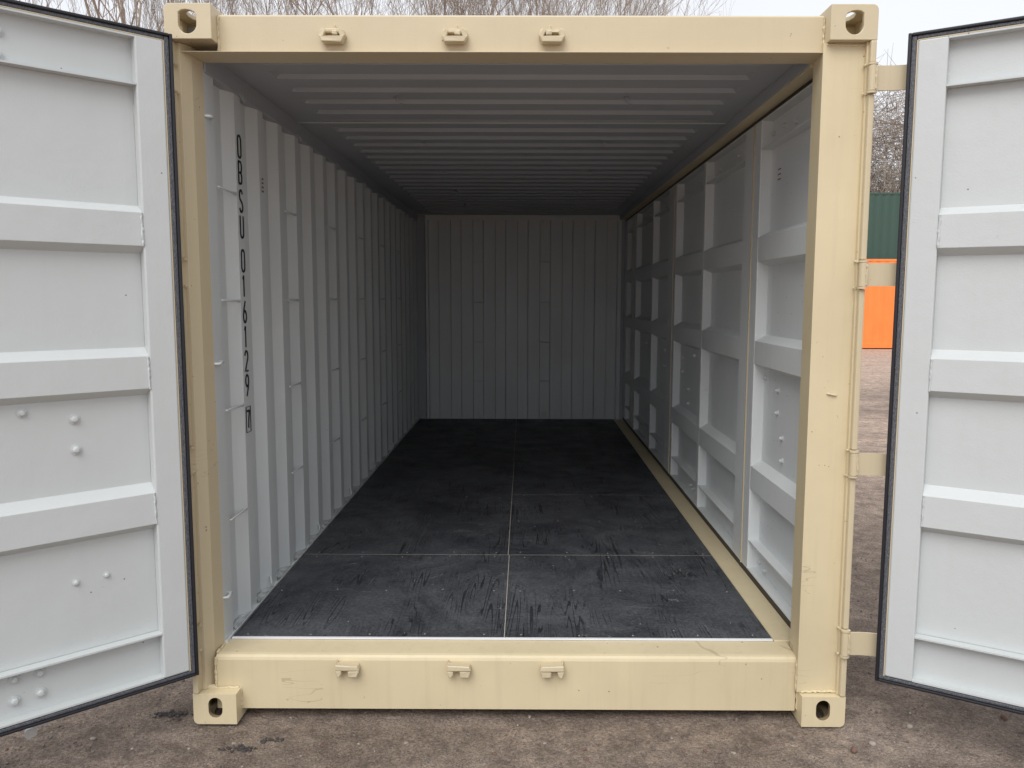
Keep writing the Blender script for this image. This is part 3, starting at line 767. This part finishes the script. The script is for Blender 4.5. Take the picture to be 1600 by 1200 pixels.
# ------------------------------------------------------------------ containers beyond
def far_container(loc, mat, label, rz=0.0, L_=6.058, H_=2.591, dp=.036):
    e = empty('shipping_container', loc, rz); tag(e, label, 'shipping container', 'stacked containers across the yard')
    hw = 1.219
    for x in (0, L_):
        for y in (0, 2 * hw):
            for z in (0, H_ - .118):
                bm = B(); box(bm, x - (.178 if x else 0), x + (0 if x else .178), y - (.162 if y else 0), y + (0 if y else .162), z, z + .118)
                obj('corner_casting', bm, mat, e, bevel=.01)
            bm = B(); box(bm, x - (.15 if x else -.004), x + (-.004 if x else .15), y - (.12 if y else -.004), y + (-.004 if y else .12), .119, H_ - .119); obj('corner_post', bm, mat, e, bevel=.01)
    for y in (0, 1):
        for z0, z1, d in ((.03, .18, .008), (H_ - .09, H_ - .02, .010)):
            bm = B(); ya, yb = (d, .06) if y == 0 else (2 * hw - .06, 2 * hw - d); box(bm, .179, L_ - .179, ya, yb, z0, z1); obj('side_rail', bm, mat, e, bevel=.006)
        prof = [(.15, .018)]; x = .22; 
        while x + .26 < L_ - .15: prof += [(x, .018), (x + .068, .018 + dp), (x + .140, .018 + dp), (x + .208, .018)]; x += .278
        prof += [(L_ - .15, .018)]
        if y: prof = [(u, 2 * hw - v) for u, v in prof]
        bm = B(); sheet(bm, prof, 'z', .18, H_ - .09, (0, .004 if not y else -.004)); obj('side_wall', bm, mat, e)
    for x0, x1 in ((.03, .05), (L_ - .05, L_ - .03)):
        prof = []; 
        yv = .12
        s = 1 if x0 < 1 else -1; xx = x0 if s > 0 else x1
        prof = [(xx, .12)]
        while yv + .25 < 2.3: prof += [(xx, yv + .02), (xx + s * .04, yv + .05), (xx + s * .04, yv + .14), (xx, yv + .17)]; yv += .25
        prof += [(xx, 2.318)]
        bm = B(); sheet(bm, prof, 'z', .12, H_ - .12, (s * .004, 0)); obj('end_wall', bm, mat, e)
    bm = B(); box(bm, .15, L_ - .15, .0605, 2 * hw - .0605, H_ - .045, H_ - .03); obj('roof_panel', bm, mat, e)
    bm = B(); box(bm, .06, L_ - .06, .0605, 2 * hw - .0605, .12, .16); obj('floor_panel', bm, SUB, e)
    return e
far_container((7.4, 22.45, 0), ORANGE, 'bright orange shipping container standing on the dirt right of the open one', .01, H_=2.83, dp=.012)
far_container((6.9, 26.3, 0), BLUE, 'faded blue shipping container hidden under the dark green one', -.01, L_=12.19)
far_container((6.9, 26.3, 2.591), GREEN, 'dark green shipping container stacked high behind the orange one', -.01, L_=12.19, H_=2.75, dp=.018)

# ------------------------------------------------------------------ bare trees
class MB:
    def __init__(self): self.v = []; self.f = []; self.m = []
    def tube(self, pts, rs, n, mi=0):
        b = len(self.v); N = len(pts); d0 = (pts[-1] - pts[0]); up = d0.orthogonal().normalized(); s = d0.normalized().cross(up)
        for p, r in zip(pts, rs):
            for k in range(n):
                a = 2 * pi * k / n; q = p + up * (cos(a) * r) + s * (sin(a) * r); self.v.append((q.x, q.y, q.z))
        for i in range(N - 1):
            for k in range(n): self.f.append((b + i * n + k, b + i * n + (k + 1) % n, b + (i + 1) * n + (k + 1) % n, b + (i + 1) * n + k)); self.m.append(mi)
    def mesh(self, name, mats):
        me = bpy.data.meshes.new(name); me.from_pydata(self.v, [], self.f)
        for m in mats: me.materials.append(m)
        if any(self.m): me.polygons.foreach_set('material_index', self.m)
        me.update(); return me
_t = bmesh.new(); bmesh.ops.create_icosphere(_t, subdivisions=1, radius=1.0)
ICO_V = [v.co.copy() for v in _t.verts]; ICO_F = [tuple(v.index for v in f.verts) for f in _t.faces]; _t.free()
def pebble(mb, c, r, rnd, flat, mi):
    b = len(mb.v); a = rnd.uniform(0, 6.28); sx, sy, sz = rnd.uniform(.8, 1.4), rnd.uniform(.7, 1.1), flat * rnd.uniform(.7, 1.2); ca, sa = cos(a), sin(a)
    for v in ICO_V:
        x, y, z = [r * (q * k + rnd.uniform(-.2, .2)) for q, k in ((v.x, sx), (v.y, sy), (v.z, sz))]
        mb.v.append((c[0] + x * ca - y * sa, c[1] + x * sa + y * ca, c[2] + z))
    for f in ICO_F: mb.f.append(tuple(b + q for q in f)); mb.m.append(mi)
def grow(bm, p, d, length, r, depth, rnd, up=.25, spread=.5, minr=.004):
    seg = 3 if depth > 1 else 2
    pts = [p]; rs = [r]; q = p.copy(); dd = d.copy()
    for i in range(seg):
        dd = (dd + Vector((rnd.gauss(0, .10), rnd.gauss(0, .10), rnd.gauss(0, .06) + up * .10))).normalized()
        q = q + dd * length / seg; pts.append(q.copy()); rs.append(max(minr, r * (1 - .38 * (i + 1) / seg)))
    bm.tube(pts, rs, 5 if depth > 3 else 3)
    if depth == 0: return
    nb = rnd.choice((2, 3, 3)) if depth > 1 else rnd.choice((3, 4, 4))
    for k in range(nb):
        t = rnd.uniform(.35, 1.0) if k else 1.0
        i = min(seg - 1, int(t * seg)); f = t * seg - i
        st = pts[i].lerp(pts[i + 1], max(0, min(1, f)))
        ax = Vector((rnd.gauss(0, 1), rnd.gauss(0, 1), rnd.gauss(0, .3))).normalized()
        nd = (dd + ax * spread * rnd.uniform(.6, 1.3) + Vector((0, 0, up))).normalized()
        grow(bm, st, nd, length * rnd.uniform(.62, .86), max(minr, r * (.62 if k else .70) * (1 if t > .9 else .9)), depth - 1, rnd, up, spread, minr)
def tree_meshes(seed, H, stems, depth, up, spread, r0, trunk_frac=.22, minr=.005):
    rnd = random.Random(seed)
    bt = MB(); tops = []
    for s in range(stems):
        a = rnd.uniform(0, 2 * pi); lean = .22 if stems > 1 else .05
        d = Vector((cos(a) * lean, sin(a) * lean, 1)).normalized()
        p = Vector((cos(a) * .15 * (stems > 1), sin(a) * .15 * (stems > 1), -.05))
        L_ = H * trunk_frac * rnd.uniform(.8, 1.1); pts = [p, p + d * L_ * .5 + Vector((rnd.gauss(0, .05), rnd.gauss(0, .05), 0)), p + d * L_]
        bt.tube(pts, [r0 * 1.15, r0, r0 * .85], 8); tops.append((pts[-1], d))
    bc = MB()
    for p, d in tops: 
        for k in range(2 if stems > 1 else 3):
            ax = Vector((rnd.gauss(0, 1), rnd.gauss(0, 1), 0)).normalized()
            grow(bc, p - d * .02, (d + ax * spread * .5 * k).normalized(), H * .235, r0 * .33, depth, rnd, up, spread, minr)
    mt = bt.mesh('trunk', [BARK]); mc = bc.mesh('crown', [BARK_P])
    return mt, mc
KINDS = [tree_meshes(11, 13, 2, 6, .22, .55, .12, .22, .0028), tree_meshes(23, 13, 1, 6, .28, .60, .16, .25, .0028), tree_meshes(37, 13, 3, 6, .35, .50, .09, .22, .0028),
         tree_meshes(51, 7, 5, 5, .18, .70, .05, .10, .006)]
def tree(name, kind, loc, s, rz, label, cat='tree', group='bare trees beyond the container'):
    e = empty(name, loc, rz); e.scale = (s, s, s); tag(e, label, cat, group)
    for nm, me in zip(('trunk', 'crown'), KINDS[kind]):
        o = bpy.data.objects.new(nm, me); COL.objects.link(o); o.parent = e
    return e
T = [(-17.5, 21, 1.25, 0, 'bare tree at the far left edge above the open left door'),
     (-13.6, 23, 1.20, 2, 'bare multi-stemmed tree second from the left edge'),
     (-10.8, 20.5, 1.20, 1, 'bare tree showing fine branches over the middle of the left door'),
     (-8.2, 24, 1.25, 0, 'bare tree just left of the container top left corner'),
     (-5.6, 26, 1.25, 2, 'upright bare tree behind the top left corner casting'),
     (-3.4, 24, 1.2, 1, 'bare tree peeping over the header above the leftmost keeper'),
     (-1.4, 27, 1.28, 0, 'bare tree between the left and middle header keepers'),
     (.6, 25, 1.22, 2, 'bare tree just above the middle of the header'),
     (2.1, 28, 1.15, 1, 'bare tree above the header right of the third keeper'),
     (3.5, 30, 1.05, 0, 'rightmost bare tree above the header with its last twigs fading to sky'),
     ]
for i, (x, y, s, k, lab) in enumerate(T): tree('bare_tree', k, (x, y, 0), s, i * 1.7, lab)
S_ = [(11.6, 31, 1.28, 3, 'tall pale bare shrub just beside the right corner post above the green container'),
      (13.4, 32.5, 1.45, 3, 'tallest thin shrub showing between the post and the right door'),
      (15.3, 31.5, 1.30, 3, 'bare shrub partly behind the right door edge'),
      (17.6, 33, 1.30, 3, 'bare shrub hidden mostly behind the right end door'),
      (12.4, 35, 1.55, 3, 'rear bare shrub standing behind the others over the green container'),
      (14.4, 36, 1.5, 3, 'rear bare shrub farther right behind the green container'),
      (10.0, 36, 1.15, 3, 'low bare shrub farther left behind the stacked containers')]
for i, (x, y, s, k, lab) in enumerate(S_): tree('bare_shrub', k, (x, y, 0), s, i * 2.3, lab, 'shrub', 'bare shrubs behind the stacked containers')
# thicket of brambly brush behind the stacked containers
rnd = random.Random(5); bm = MB()
for k in range(15000):
    x = rnd.uniform(8, 26); y = rnd.uniform(30.5, 38); z = rnd.uniform(0, 1) ** .8 * (10.2 if x < 22 else 8.5); L_ = rnd.uniform(.8, 2.2)
    d = Vector((rnd.gauss(0, .9), rnd.gauss(0, .5), rnd.uniform(-.1, .9))).normalized(); p = Vector((x, y, z))
    bm.tube([p, p + d * L_ * .5 + Vector((0, 0, rnd.uniform(-.1, .15))), p + d * L_ + Vector((rnd.gauss(0, .2), 0, rnd.gauss(0, .2)))], [.013, .010, .005], 3)
th = bpy.data.objects.new('thicket', bm.mesh('thicket', [BARK_P])); COL.objects.link(th); tag(th, 'tangle of brown bare brush behind the green container', 'brush', kind='stuff')

# ------------------------------------------------------------------ loose stones and litter
def stone(bm, c, r, rnd, flat=.6):
    m = Matrix.Translation(c) @ Matrix.Rotation(rnd.uniform(0, 6.28), 4, 'Z') @ Matrix.Diagonal((rnd.uniform(.8, 1.4), rnd.uniform(.7, 1.1), flat * rnd.uniform(.7, 1.2), 1))
    r0 = bmesh.ops.create_icosphere(bm, subdivisions=1, radius=r, matrix=m)
    for v in r0['verts']: v.co += Vector((rnd.uniform(-1, 1), rnd.uniform(-1, 1), rnd.uniform(-1, 1))) * r * .22
ST = [basemat('grey stone', (.17, .142, .125), .9)[0], basemat('pale stone', (.33, .285, .24), .9)[0], basemat('reddish stone', (.17, .10, .08), .9)[0], basemat('dark damp clod', (.05, .043, .042), .8)[0]]
rnd = random.Random(9); mb = MB()
for k in range(14000):
    x = rnd.uniform(-2.0, 2.2); y = -.45 + rnd.random() ** 1.8 * 4
    if -1.0 < x < 1.0 and y > .4: continue
    r = .0016 + .0065 * rnd.random() ** 7
    pebble(mb, (x, y, gz(x, y) + r * .2), r, rnd, .6, rnd.choice((0, 0, 0, 0, 1, 0, 0, 0, 0, 2, 0, 0)))
gr = bpy.data.objects.new('gravel', mb.mesh('gravel', ST)); COL.objects.link(gr); tag(gr, 'fine gravel scattered over the dirt', 'gravel', kind='stuff')
for (x, y, r, mi, lab) in ((1.277, -.108, .012, 1, 'small pale stone on the dirt below the right door gasket corner'),
                           (1.188, -.162, .013, 2, 'small round reddish stone near the bottom right of the container'),
                           (1.86, .076, .013, 2, 'dark red stone beneath the edge of the right door'),
                           (1.463, .003, .010, 1, 'flat pale chip in the dirt between the right casting and the door'),
                           (-1.545, -.10, .010, 1, 'small yellowish stone in front of the left door')):
    bm = B(); stone(bm, (0, 0, r * .3), r, rnd, .7); bmesh.ops.subdivide_edges(bm, edges=bm.edges[:], cuts=1, smooth=.6)
    tag(obj('stone', bm, ST[mi], loc=(x, y, gz(x, y)), smooth=True), lab, 'stone')
for (x, y, n, sp, lab) in ((-1.36, .078, 60, .055, 'dark crumbled clod left of the bottom left casting'), (-1.29, .095, 26, .03, 'smaller dark clod next to the bottom left casting'), (-.985, -.15, 46, .055, 'dark smear of damp grit below the sill at left'), (-.90, -.09, 22, .04, 'thin trail of dark grit running towards the sill')):
    mb = MB()
    for k in range(n): pebble(mb, (rnd.gauss(0, sp * .6), rnd.gauss(0, sp * .22), .001 + abs(rnd.gauss(0, .002))), rnd.uniform(.003, .008), rnd, .5, 0)
    o = bpy.data.objects.new('dirt_clod', mb.mesh('dirt_clod', [ST[3]])); COL.objects.link(o); o.location = (x, y, gz(x, y)); tag(o, lab, 'dirt')
